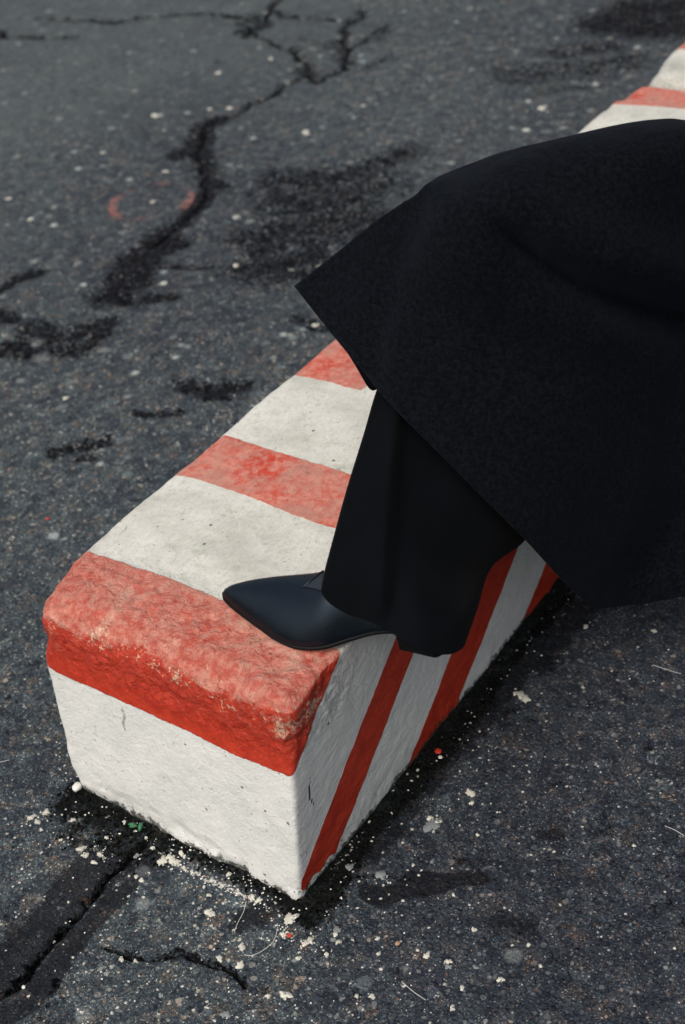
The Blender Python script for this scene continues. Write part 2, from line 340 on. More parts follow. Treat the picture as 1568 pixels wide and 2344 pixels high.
DARKS = [   # (pixel polyline, half width m, strength)
    (z5((930, 515), (880, 545), (865, 600)), .035, 1), (z5((865, 600), (800, 650), (770, 660)), .04, 1), (z5((850, 640), (880, 720), (880, 780), (950, 795)), .03, .9),
    (z5((890, 830), (850, 880), (810, 925)), .03, 1), (z5((800, 940), (700, 990), (650, 1040)), .03, 1), (z5((740, 1040), (650, 1080), (560, 1120), (520, 1180)), .045, 1),
    (z5((600, 1140), (540, 1210), (500, 1260)), .055, 1), (z5((420, 1275), (560, 1290), (720, 1275)), .025, .8), (z5((700, 1140), (960, 1155)), .012, .7),
    (z5((1260, 800), (1450, 830), (1568, 800)), .11, .66), (z5((1200, 1000), (1350, 980), (1500, 950)), .12, .70), (z5((1120, 1130), (1250, 1150), (1360, 1110)), .08, .72), (z5((1180, 760), (1300, 770), (1420, 750), (1568, 730)), .05, .78), (z5((1220, 860), (1400, 900), (1500, 850)), .08, .72), (z5((1150, 1060), (1300, 1000), (1420, 960)), .06, .75),
    (z5((1080, 1180), (1200, 1120), (1350, 1090)), .04, .8), (z5((1200, 1190), (1300, 1150)), .04, .75), (z5((1010, 1025), (1080, 1060)), .02, .7), (z5((1600, 700), (1750, 650)), .05, .7),
    (z5((0, 1240), (60, 1205), (150, 1170)), .022, .95), (z5((150, 1400), (260, 1440), (420, 1390)), .035, .9), (z5((230, 1480), (330, 1500), (420, 1440)), .03, .85), (z5((0, 1500), (60, 1480), (100, 1510)), .035, .9), (z5((0, 1340), (70, 1360)), .025, .9),
    ([(420, 880), (480, 890), (550, 880)], .025, .85), ([(470, 905), (520, 908)], .018, .85), ([(320, 948), (400, 942)], .014, .8), ([(130, 1040), (190, 1020), (235, 1012)], .018, .85), ([(180, 1045), (215, 1050)], .012, .8),
    ([(1400, 50), (1480, 60), (1568, 50), (1700, 60)], .10, 1.0), ([(1450, 20), (1568, 10)], .09, .95), ([(1180, 170), (1300, 165), (1430, 140)], .08, .58), ([(1280, 120), (1400, 105)], .06, .62), ([(1230, 210), (1330, 200)], .03, .5),
    ([(590, 40), (600, 60), (560, 70)], .035, .8), ([(680, 165), (720, 170)], .03, .7), ([(760, 105), (780, 110), (790, 150)], .03, .6), ([(880, 60), (870, 90)], .03, .55), ([(700, 90), (760, 100)], .03, .5),
    ([(680, 730), (740, 750)], .02, .65), ([(560, 545), (600, 575)], .015, .5),
    ([(85, 2330), (120, 2240)], .006, .5), ([(420, 2188), (470, 2200), (525, 2215)], .003, .5),
]
FLAKES = [([(372, 1962), (420, 1985), (470, 2010), (520, 2035), (560, 2055), (590, 2070)], .006, .62), ([(590, 2070), (640, 2090), (670, 2105)], .006, .5),
    ([(190, 1945), (215, 1945), (240, 1962)], .008, .5), ([(60, 1880), (110, 1865)], .010, .36), ([(640, 2130), (720, 2165)], .02, .38), ([(170, 1790), (150, 1740), (140, 1700)], .012, .2),
    ([(400, 1950), (500, 2000), (600, 2050)], .018, .26), ([(750, 2010), (800, 1940), (830, 1900)], .010, .42), ([(560, 985), (610, 900)], .02, .45), ([(480, 985), (520, 950)], .02, .35), ([(845, 2000), (890, 2010)], .006, .4)]

# one sheet, fine under the camera's reach and coarse to the horizon
az0 = math.atan2(fw[1], fw[0])
a_f = np.arange(-.40, .40, .0021); a_c1 = np.linspace(-math.pi, -.40, 26)[:-1]; a_c2 = np.linspace(.40, math.pi, 26)[:-1]
ang = np.concatenate([a_c1, a_f, a_c2]) + az0
rad = np.concatenate([np.linspace(.02, .78, 8)[:-1], .78*np.exp(np.arange(0, math.log(5.7/.78), .0023)), 5.7*np.exp(np.linspace(.05, math.log(900/5.7), 26))])
RR, AA = np.meshgrid(rad, ang, indexing='ij')
gx = (CAM[0] + RR*np.cos(AA)).ravel(); gy = (CAM[1] + RR*np.sin(AA)).ravel()
near = (RR.ravel() < 5.9)
X, Y = gx[near], gy[near]; Z0 = np.zeros_like(X)
wet_shade = np.zeros_like(X)
jx = X + .012*fbm(X, Y, Z0, 22, 4, 11); jy = Y + .012*fbm(X, Y, Z0, 22, 4, 31)
crack = np.zeros_like(X); dark = np.zeros_like(X); flake = np.zeros_like(X)
for i, (pl, wd) in enumerate(CRACKS):
    d = seg_dist(X+.004*fbm(X, Y, Z0, 60, 3, 5), Y+.004*fbm(X, Y, Z0, 60, 3, 8), jag(W(*pl), .03, wd*(1.25 if wd > .0055 else .7), i))
    crack = np.maximum(crack, 1-sstep(wd*.35, wd*1.5, d))
    dark = np.maximum(dark, .55*(1-sstep(wd*.8, wd*3.6, d)))
for pl, wd, st in DARKS:
    d = seg_dist(jx, jy, W(*pl)); dark = np.maximum(dark, st*(1-sstep(wd*.1, wd*1.9, d)))
WET_SHADES = [([(-20, 2290), (60, 2170), (120, 2100), (200, 2020), (300, 1940)], .030, .9), ([(60, 2300), (130, 2200), (210, 2120), (270, 2060), (330, 1990)], .012, .9), ([(180, 1830), (240, 1880), (330, 1930), (370, 1960)], .022, .7),
    ([(855, 2043), (905, 2040), (960, 2030), (1000, 2020)], .013, .95), ([(930, 2010), (1000, 2005), (1060, 2008), (1100, 2020)], .008, .9), ([(560, 2110), (640, 2070), (700, 2070)], .014, .6),
    ([(700, 2060), (800, 1960), (960, 1790), (1130, 1590), (1280, 1440), (1400, 1330)], .030, .6), ([(1170, 2100), (1200, 2110)], .02, .4), ([(1265, 1905), (1290, 1920)], .02, .35)]  # long path: contact shade and dirt at the right foot, as colour
for pl, wd, st in WET_SHADES:
    d = seg_dist(jx, jy, W(*pl)); wet_shade = np.maximum(wet_shade, st*(1-sstep(wd*.2, wd*1.9, d)))
for pl, wd, st in FLAKES:
    d = seg_dist(jx*.4+X*.6, jy*.4+Y*.6, W(*pl)); flake = np.maximum(flake, st*(1-sstep(wd*.2, wd*1.5, d)))
# distance outside the block foot
ax = np.maximum(np.abs(X)-HW-SL+.0, 0); by = np.maximum(np.maximum(-FB-Y, Y-3.6), 0); db = np.hypot(ax, by)
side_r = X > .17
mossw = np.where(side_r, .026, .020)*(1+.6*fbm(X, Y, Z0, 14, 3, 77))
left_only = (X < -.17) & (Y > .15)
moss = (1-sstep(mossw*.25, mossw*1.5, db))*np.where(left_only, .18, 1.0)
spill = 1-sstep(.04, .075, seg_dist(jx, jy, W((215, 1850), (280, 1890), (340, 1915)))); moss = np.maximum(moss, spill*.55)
crumb = np.exp(-(np.hypot(X-at_z(600, 2120)[0], Y-at_z(600, 2120)[1])/.22)**2) + .35*(1-sstep(.02, .3, db))*(Y < .6)
er = np.hypot(X+1.2971, Y-1.4541); ea = np.arctan2(Y-1.4541, X+1.2971)
arcs = .25+.75*np.clip(vnoise(np.cos(ea)*1.6+3.3, np.sin(ea)*1.6, Z0, 21)*2.2+.35, 0, 1)
pl_ = [math.atan2(at_z(*p)[1]-1.4541, at_z(*p)[0]+1.2971) for p in ((262, 475), (436, 458))]
arcm = np.zeros_like(X)
for a0, wd_ in zip(pl_, (.75, .42)):
    dd = np.abs((ea-a0+np.pi) % (2*np.pi)-np.pi); arcm = np.maximum(arcm, 1-sstep(wd_*.6, wd_*1.3, dd))
arcm = np.maximum(arcm, .38*np.clip(vnoise(np.cos(ea)*3+9, np.sin(ea)*3, Z0, 8)*2, 0, 1))
chalk = (1-sstep(.006, .013, np.abs(er-.094)))*arcm
dusty = np.clip(1.1*sstep(1.9, 4.0, Y-.85*(X+.1))*sstep(1.0, 2.1, -X) + .3*fbm(X, Y, Z0, 2.5, 3, 3), 0, 1)
right_shade = np.clip(sstep(.17, .34, X)*1.0 + .3*fbm(X, Y, Z0, 5, 3, 19)*sstep(.1, .3, X), 0, 1)*(1-sstep(.5, 1.6, np.hypot(X-.5, Y-.55)*1.25))  # painted shade mask, right of the block
zn = .0016*fbm(X, Y, Z0, 4, 3, 2) + .0011*fbm(X, Y, Z0, 95, 3, 4)
zn += -.012*sstep(.3, .9, crack) - .0035*sstep(.25, .7, dark)*(1+.9*fbm(X, Y, Z0, 110, 2, 6)) + .004*moss*np.clip(fbm(X, Y, Z0, 50, 3, 16)+.3, 0, 1)
gz = np.zeros_like(gx); gz[near] = zn*(1-sstep(5.0, 5.7, RR.ravel()[near]))
def full(a): o = np.zeros_like(gx); o[near] = a; return o
gF = grid_faces(len(rad), len(ang), close=True)
gV = np.stack([gx, gy, gz], -1)
cidx = len(gV); gV = np.vstack([gV, [[CAM[0], CAM[1], 0]]])
at = {k: np.append(full(v), 0) for k, v in dict(crack=crack, dark=dark, flake=flake, moss=moss, wet_shade=wet_shade, crumb=crumb, far=sstep(1.2, 2.2, RR.ravel()[near]), chalk=chalk, dusty=dusty, right_shade=right_shade).items()}
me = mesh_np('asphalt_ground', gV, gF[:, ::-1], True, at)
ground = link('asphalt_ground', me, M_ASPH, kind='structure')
if me.polygons[len(me.polygons)//2].normal.z < 0: me.flip_normals()

# ------------------------------------------------------------------ concrete blocks
def lattice(xs, ys, zs):
    nx, ny, nz = len(xs), len(ys), len(zs)
    I, J, K = np.meshgrid(np.arange(nx), np.arange(ny), np.arange(nz), indexing='ij')
    surf = (I == 0) | (I == nx-1) | (J == 0) | (J == ny-1) | (K == 0) | (K == nz-1)
    idx = -np.ones((nx, ny, nz), dtype=np.int64); idx[surf] = np.arange(surf.sum())
    V = np.stack([xs[I[surf]], ys[J[surf]], zs[K[surf]]], -1)
    Fs = []
    def q(a, flip):
        f = np.stack([a[:-1, :-1], a[1:, :-1], a[1:, 1:], a[:-1, 1:]], -1).reshape(-1, 4); Fs.append(f[:, ::-1] if flip else f)
    q(idx[0], True); q(idx[-1], False); q(idx[:, 0], False); q(idx[:, -1], True); q(idx[:, :, 0], True); q(idx[:, :, -1], False)
    return V, np.vstack(Fs)
def build_block(name, y0, y1, fine_to, stripes, cap_s, seed, rad_f, lump, label, near_step=.0032):
    def ax(a, b, st): return np.linspace(a, b, max(2, int(round((b-a)/st))+1))
    xs = ax(-HW, HW, near_step); zs = ax(-.03, H, near_step)
    ys = np.concatenate([ax(y0, fine_to, near_step), ax(fine_to, y1, .009)[1:]]) if fine_to > y0 else ax(y0, y1, .009)
    V, F = lattice(xs, ys, zs)
    x, y, z = V.T.copy(); y_in = y.copy()
    # rounding; the front crest is the roundest
    def rnd(x, y, z, rr):
        cx = np.clip(x, -HW+rr, HW-rr); cy = np.clip(y, y0+rr, y1-rr); cz = np.minimum(z, H-rr)
        d = np.stack([x-cx, y-cy, z-cz], -1); L = np.linalg.norm(d, axis=1, keepdims=True)+1e-12
        N = d/L; inf = np.max(np.abs(d), axis=1, keepdims=True)
        return np.stack([cx, cy, cz], -1)+N*inf, N
    fr = 1-sstep(y0+.02, y0+.13, y)
    rr = (.013+(rad_f-.013)*fr)*(1+.25*vnoise(x*9, y*9, z*9, seed)) * (1 - .62*sstep(.10, .18, x)) * (1 - .30*sstep(.13, .19, -x)) * (1 - .62*sstep(.055, .10, H-z))
    rr = np.where(y > y1-.1, .03, rr)
    P, N = rnd(x, y, z, rr)
    x, y, z = P.T
    t = np.clip((H-z)/H, 0, 1.2)
    # batter of the faces and skewed end
    sx = np.clip(x/HW, -1, 1)
    x = x + np.where(sx > 0, sx*SB, sx*SL)*t
    wy = np.clip(1-(y-y0)/.4, 0, 1)
    y = y - FB*t*wy + SK*sx*HW*wy/.2*.2
    # surface relief
    up = np.clip((N[:, 2]-.25)/.6, 0, 1)
    capz = 1-sstep(.07, .14, y-y0 + 0*z)
    l1 = fbm(x, y, z, 22, 4, seed+1, .55); l2 = fbm(x, y, z, 7, 2, seed+2); l3 = 1-np.abs(fbm(x, y, z, 40, 3, seed+3))*2.2
    high = sstep(.20, .25, z)
    disp = .0009*fbm(x, y, z, 60, 3, seed+5)+.0020*l2
    rough_cap = capz*high*sstep(H-.115, H-.05, z)
    l4 = 1-np.abs(fbm(x, y, z, 75, 3, seed+31))*2
    disp = disp + rough_cap*lump*(.0038*l1+.0022*l3+.0014*l4-.0030)
    tl = fbm(x, y, z, 12, 4, seed+9)
    disp = disp + (1-rough_cap)*up*(.0012*tl-.0015*sstep(.35, .6, fbm(x, y, z, 16, 3, seed+8)))
    # crumbled lower edges and left side
    foot = 1-sstep(.0, .05+.03*l2, z)
    nz_ = fbm(x, y, z, 40, 4, seed+12)
    chip = foot*np.clip(nz_+.25, 0, 1)*.007
    chip += .010*(1-sstep(-HW+.0, -HW+.03, x))*(1-sstep(.02, .16, z))*np.clip(fbm(x, y, z, 18, 3, seed+14)+.3, 0, 1)*capz
    disp = disp-.0010*rough_cap-chip*np.where(x > .1, .35, 1)
    # ragged left top edge
    disp = disp - .006*np.clip(fbm(x, y, z, 15, 4, seed+15), 0, 1)*(1-sstep(.012, .03, np.hypot(x+HW, z-H)))
    x, y, z = x+N[:, 0]*disp, y+N[:, 1]*disp, z+N[:, 2]*disp
    # paint layout
    tt = np.clip(H-z, 0, 1); s = y + 1.08*tt + .0018*vnoise(x*30, y*30, z*30, seed+20) + .0035*vnoise(x*9, y*9, z*9, seed+21) + SK*0
    s = s - SK*x*.9 + np.where(y_in > 1.5, -.16*(x+HW), 0)*(1 if seed == 100 else .4)
    red = cap_s - s
    sag = .006*np.sin((x+.2)*9)*0
    red = red + sag
    red = np.where(z < H-.125, np.minimum(red, -.01), red) if cap_s > -5 else red
    if cap_s > -5: red = cap_s - s
    for a, b in stripes:
        st_ = (b-a)/2-np.abs(s-(a+b)/2)
        st_ = np.where(y_in < y0+.004, -.01, st_)
        if a < .5 and seed == 100: st_ = np.where(y < .07, np.minimum(st_, z-.012-.12*np.clip(.05-y, 0, 1)*0-.004*np.sin(y*200)), st_)
        red = np.maximum(red, st_)
    wear = rough_cap*np.exp(-((z-(H-.030-.012*l2))/.026)**2)*.36*(y < y0+.06) + rough_cap*.12
    wear = wear + .10*rough_cap*sstep(.13, .2, x)*(1-sstep(H-.02, H-.005, z)*.3)
    upa = np.where(rough_cap > .5, np.clip(up*1.25, 0, 1)*sstep(H-.060, H-.030, z), up*.92)
    cav = np.clip(-(l1*.9+.25*(l3-.3)), -.3, .7)*rough_cap + (1-rough_cap)*(.42+.5*vnoise(x*12, y*12, z*0, 3))*.6
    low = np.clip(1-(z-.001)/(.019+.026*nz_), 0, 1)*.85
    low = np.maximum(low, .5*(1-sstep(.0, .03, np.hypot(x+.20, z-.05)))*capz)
    front = N[:, 1] < -.7
    stain = np.zeros_like(x)
    for cx_, z0_, z1_, st_ in ((-.068, .155, .200, .75), (-.067, .135, .160, .55), (.012, .165, .185, .5), (.03, .155, .175, .45), (-.125, .115, .145, .6)):
        stain = np.maximum(stain, st_*front*(1-sstep(.0015, .0055, np.abs(x-cx_+.003*np.sin(z*160))))*sstep(z0_-.008, z0_+.008, z)*(1-sstep(z1_-.006, z1_+.006, z)))
    if seed == 100:
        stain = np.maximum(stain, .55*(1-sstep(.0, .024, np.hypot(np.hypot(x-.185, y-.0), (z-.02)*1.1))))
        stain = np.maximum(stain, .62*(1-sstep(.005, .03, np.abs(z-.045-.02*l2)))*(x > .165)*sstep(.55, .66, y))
    crk = ((x > .165) & (N[:, 0] > .6))*(1-sstep(.0008, .0022, np.abs(y-.022-.006*np.sin(z*70)-.04*(z-.15))))*sstep(.128, .135, z)*(1-sstep(.170, .178, z)) if seed == 100 else np.zeros_like(x)
    if seed == 200: stain = np.maximum(stain, .7*(1-sstep(y0+.0, y0+.05, y)))
    if seed == 100: stain = np.maximum(stain, .5*sstep(y1-.03, y1, y))
    if seed == 100:     # old clean patch where the red was never laid
        red = np.where((N[:, 2] > .5) & (x > -.075+.1*(.56-y)) & (y > .47) & (y < .62), -.01, red)
    me = mesh_np(name, np.stack([x, y, z], -1), F, True, dict(red=red, up=upa, low=low, wear=wear, cav=cav, stain=stain, crk=crk, cap=rough_cap))
    return link(name, me, M_BLOCK, label=label, category='concrete barrier')
build_block('concrete_barrier', 0.0, YEND, .62, [(.287, .386), (.560, .683), (.875, .99), (1.12, 1.22), (1.36, 1.455), (1.610, 2.2)], .107, 100, .046, 1.05,
            'long white concrete block with red stripes and a red painted end under the shoe')
build_block('concrete_barrier', YEND+.012, YEND+1.76, 0, [(1.912, 2.03), (2.20, 2.31), (2.5, 2.6), (2.8, 2.9), (3.1, 3.2), (3.39, 3.6)], -9, 200, .06, .8,
            'far white and red striped concrete block behind the coat, in the upper right corner', near_step=.008)

# ------------------------------------------------------------------ person: shoe, trousers, coat
person = empty('person', (.62, .62, 0), label='person in a long black wool coat resting one black pointed shoe on the striped block', category='person')

def shoe_part():
    # foot frame: origin under the toe tip, axis to the heel
    A = at_z(516, 1372, H)[:2]; Bp = at_z(1040, 1470, H+.01)[:2]
    ax = Bp-A; L = float(np.linalg.norm(ax)); ax = ax/L; ay = np.array([ax[1], -ax[0]])      # ay towards the camera
    if ay @ (CAM[:2]-A) < 0: ay = -ay
    # t (0..1), near half width, far half width, top height, sole lift, ridge shift, sole edge height
    rows = np.array([
        [0.000, .003, .003, .0120, .0075, .000],
        [0.012, .0075, .006, .0165, .0050, .000],
        [0.050, .0145, .010, .0235, .0040, -.001],
        [0.120, .0245, .016, .0320, .0030, -.003],
        [0.220, .0370, .0235, .0405, .0015, -.006],
        [0.320, .0490, .030, .0480, .0005, -.008],
        [0.420, .0545, .034, .0580, .0005, -.008],
        [0.520, .050, .034, .0740, .0040, -.006],
        [0.620, .036, .030, .0800, .0120, -.008],
        [0.720, .027, .028, .0720, .0220, -.008],
        [0.820, .024, .028, .0640, .0280, -.004],
        [0.920, .022, .028, .0600, .0300, -.004],
        [0.965, .016, .020, .0560, .0310, .000],
        [0.980, .008, .008, .0520, .0340, .000]])
    Rr = crom(rows, 90)
    n = 40
    V = []
    for t, wn, wf, top, lift, sh in Rr:
        c2 = A+ax*L*t
        for k in range(n):
            a = 2*math.pi*k/n           # 0 = near side, pi/2 = top
            ca, sa = math.cos(a), math.sin(a)
            wd = wn if ca > 0 else wf
            if sa >= 0:
                px = wd*np.sign(ca)*abs(ca)**.86 + sh*sa*1.0; pz = lift+.006+(top-lift-.006)*(sa**1.12)
                px *= 1-.10*sa
            else:
                px = wd*np.sign(ca)*abs(ca)**.45; pz = lift+.006-.006*abs(sa)**.45
            p = c2+ay*px; V.append((p[0], p[1], H+.001+pz))
    F = grid_faces(90, n, close=True).tolist()
    me = mesh_np('upper', V, F); bm = bmesh.new(); bm.from_mesh(me); bm.verts.ensure_lookup_table()
    bm.faces.new([bm.verts[i] for i in range(n)]); bm.faces.new([bm.verts[89*n+i] for i in range(n)][::-1])
    bmesh.ops.recalc_face_normals(bm, faces=bm.faces); bm.to_mesh(me); bm.free()
    for p in me.polygons: p.use_smooth = True
    shoe = link('shoe', me, M_LEATH, label='black pointed leather shoe')
    place(shoe, person)
    # sole: welt strip following the outline
    V = []; 
    for t, wn, wf, top, lift, sh in Rr[:78]:
        c2 = A+ax*L*t
        for px, dz in ((wn+.0014, .0048), (wn+.0018, .0016), (wn-.001, -.0012), (-wf+.001, -.0012), (-wf-.0018, .0016), (-wf-.0014, .0048)):
            p = c2+ay*px; V.append((p[0], p[1], H+.001+lift+dz))
    me = mesh_np('sole', V, grid_faces(78, 6, close=True)); so = link('sole', me, M_SOLE); so.parent = shoe
    bm = bmesh.new(); bm.from_mesh(me); bm.verts.ensure_lookup_table(); bm.faces.new([bm.verts[i] for i in range(6)]); bm.faces.new([bm.verts[77*6+i] for i in range(6)][::-1])
    bmesh.ops.recalc_face_normals(bm, faces=bm.faces); bm.to_mesh(me); bm.free()
    # heel block
    V = []; out = []
    for k in range(18):
        a = math.pi*k/17; out.append((.955+.045*math.sin(a)-.0, .030*math.cos(a)))
    out.append((.80, -.027)); out.insert(0, (.80, .029))
    nn = len(out)
    for zz, sc in ((.0, .90), (.008, .91), (.022, .95), (.034, 1.0)):
        for t, px in out:
            p = A+ax*L*(.90+(t-.90)*sc)+ay*px*sc; V.append((p[0], p[1], H+.007+zz))
    me = mesh_np('heel', V, grid_faces(4, nn, close=True)); bm = bmesh.new(); bm.from_mesh(me); bm.verts.ensure_lookup_table()
    bm.faces.new([bm.verts[i] for i in range(nn)]); bm.faces.new([bm.verts[3*nn+i] for i in range(nn)][::-1]); bmesh.ops.recalc_face_normals(bm, faces=bm.faces); bm.to_mesh(me); bm.free()
    for p in me.polygons: p.use_smooth = False
    he = link('heel', me, M_SOLE); he.parent = shoe
    # elastic gusset edge seam on the instep: thin raised tube
    def seam(pts, r, name, m):
        P = crom(np.array([at_d(*p) for p in pts]), 24); V = []
        for i, p in enumerate(P):
            tg = P[min(i+1, 23)]-P[max(i-1, 0)]; tg = tg/np.linalg.norm(tg); a = np.cross(tg, [0, 0, 1]); a /= np.linalg.norm(a)+1e-9; b = np.cross(tg, a)
            for k in range(8): V.append(p+r*(a*math.cos(k*math.pi/4)+b*math.sin(k*math.pi/4)))
        o = link(name, mesh_np(name, V, grid_faces(24, 8, close=True)), m); o.parent = shoe
    from mathutils.bvhtree import BVHTree
    bv = BVHTree.FromPolygons([v.co for v in shoe.data.vertices], [list(p.vertices) for p in shoe.data.polygons])
    def onshoe(u, v, off):
        d = Vector(ray(u, v)); d.normalize(); hit = bv.ray_cast(Vector(CAM), d)
        if hit[0] is None: return None
        nn = hit[1] if hit[1].dot(d) < 0 else -hit[1]
        return np.array(hit[0]+nn*off)
    def seam_on(pts, r, name, m):
        P = [onshoe(float(u), float(v), r*.4) for u, v in crom(np.array(pts, float), 30)]; P = [p for p in P if p is not None]
        if len(P) < 4: return
        P = np.array(P); n = len(P); V = []
        for i in range(n):
            tg = P[min(i+1, n-1)]-P[max(i-1, 0)]; tg = tg/(np.linalg.norm(tg)+1e-9); a = np.cross(tg, [0, 0, 1]); a /= np.linalg.norm(a)+1e-9; b = np.cross(tg, a)
            for k in range(8): V.append(P[i]+r*(a*math.cos(k*math.pi/4)+b*math.sin(k*math.pi/4)))
        o = link(name, mesh_np(name, V, grid_faces(n, 8, close=True)), m); o.parent = shoe
    seam_on([(742, 1306), (726, 1317), (708, 1333), (694, 1344)], .0009, 'seam', M_LEATH)
    seam_on([(694, 1344), (715, 1347), (735, 1353), (752, 1362)], .0008, 'seam', M_LEATH)
    g3 = []
    for t in np.linspace(0, 1, 7):
        a = np.array([700, 1342])*(1-t)+np.array([742, 1311])*t; b = np.array([700, 1344])*(1-t)+np.array([748, 1354])*t
        g3.append([onshoe(*(a*(1-k)+b*k), .0009) for k in np.linspace(0, 1, 5)])
    if all(p is not None for row in g3 for p in row):
        o = link('gusset', mesh_np('gusset', np.array(g3).reshape(-1, 3), grid_faces(7, 5)), mat_plain('elastic_gusset', (.012, .018, .026), .6, 500, .5, .0006)); o.parent = shoe
        md = o.modifiers.new('t', 'SOLIDIFY'); md.thickness = .0006
    return shoe, A, ax, ay, L
SHOE, FA, FX, FY, FL = shoe_part()

def sheet(name, P, mat, nr, nc, thick, parent, close=False, noise_amp=0, post=None):
    P = np.array(P, float)                      # rows x cols x 3 world points
    if close: P = np.concatenate([P[:, -2:], P, P[:, :3]], 1)
    Q = crom(P, nr); k = Q.shape[1]
    Q = np.swapaxes(Q, 0, 1)
    if close:
        n0 = k-5; m = nc*(k-1)//n0
        full_ = crom(Q, 1+(k-1)*nc//n0*1) if False else None
        t = np.linspace(2, 2+n0, nc, endpoint=False); i = t.astype(int); f = (t-i)[:, None, None]
        p0, p1, p2, p3 = Q[i-1], Q[i], Q[i+1], Q[i+2]
        Q = .5*((2*p1)+(-p0+p2)*f+(2*p0-5*p1+4*p2-p3)*f*f+(-p0+3*p1-3*p2+p3)*f**3)
    else: Q = crom(Q, nc)
    Q = np.swapaxes(Q, 0, 1)                    # nr x nc x 3
    if post is not None: Q = post(Q)
    V = Q.reshape(-1, 3)
    me = mesh_np(name, V, grid_faces(nr, nc, close))
    o = link(name, me, mat)
    md = o.modifiers.new('thick', 'SOLIDIFY'); md.thickness = thick; md.offset = 0
    if parent: place(o, parent)
    return o, Q
def D(*pts): return [at_d(*p) for p in pts]

# trouser leg over the shoe: rows from hem up to the knee, columns round the leg
TR = [
    D((737, 1346, 1.612), (752, 1378, 1.594), (800, 1408, 1.580), (850, 1424, 1.555), (893, 1447, 1.548), (934, 1474, 1.535), (985, 1496, 1.540), (1040, 1494, 1.565), (1062, 1462, 1.62), (1000, 1400, 1.72), (880, 1370, 1.71), (780, 1330, 1.67)),
    D((745, 1305, 1.612), (768, 1330, 1.592), (815, 1352, 1.575), (868, 1362, 1.550), (904, 1376, 1.557), (950, 1392, 1.540), (1010, 1412, 1.545), (1068, 1412, 1.575), (1088, 1385, 1.70), (1010, 1330, 1.735), (890, 1310, 1.72), (790, 1280, 1.675)),
    D((766, 1225, 1.615), (788, 1245, 1.595), (830, 1255, 1.578), (878, 1262, 1.565), (908, 1272, 1.580), (965, 1285, 1.582), (1040, 1300, 1.60), (1100, 1305, 1.65), (1120, 1292, 1.71), (1030, 1240, 1.75), (900, 1220, 1.73), (805, 1200, 1.68)),
    D((795, 1120, 1.622), (815, 1130, 1.602), (850, 1138, 1.588), (890, 1142, 1.584), (914, 1150, 1.604), (980, 1160, 1.614), (1070, 1180, 1.63), (1150, 1215, 1.67), (1200, 1230, 1.73), (1080, 1140, 1.77), (930, 1100, 1.75), (830, 1095, 1.69)),
    D((832, 1000, 1.635), (848, 1008, 1.617), (874, 1012, 1.606), (902, 1015, 1.602), (922, 1022, 1.62), (990, 1035, 1.632), (1080, 1060, 1.65), (1170, 1110, 1.69), (1240, 1140, 1.75), (1120, 1040, 1.78), (970, 990, 1.76), (860, 980, 1.70)),
    D((866, 890, 1.655), (880, 895, 1.642), (900, 898, 1.634), (918, 902, 1.632), (938, 910, 1.645), (1000, 925, 1.655), (1080, 950, 1.67), (1180, 1000, 1.71), (1250, 1030, 1.76), (1150, 930, 1.79), (1010, 880, 1.77), (890, 870, 1.70)),
    D((925, 760, 1.67), (935, 765, 1.66), (950, 768, 1.655), (965, 772, 1.655), (985, 780, 1.66), (1040, 800, 1.665), (1110, 830, 1.68), (1200, 880, 1.71), (1260, 900, 1.75), (1170, 810, 1.77), (1050, 760, 1.75), (950, 745, 1.70)),
    D((985, 640, 1.64), (1000, 640, 1.63), (1015, 645, 1.625), (1030, 650, 1.625), (1050, 655, 1.63), (1090, 670, 1.63), (1150, 690, 1.64), (1230, 720, 1.66), (1280, 740, 1.68), (1200, 660, 1.69), (1100, 620, 1.68), (1010, 620, 1.65)),
]
trouser, _ = sheet('trouser_leg', TR, M_TWILL, 130, 160, .0016, person, close=True)

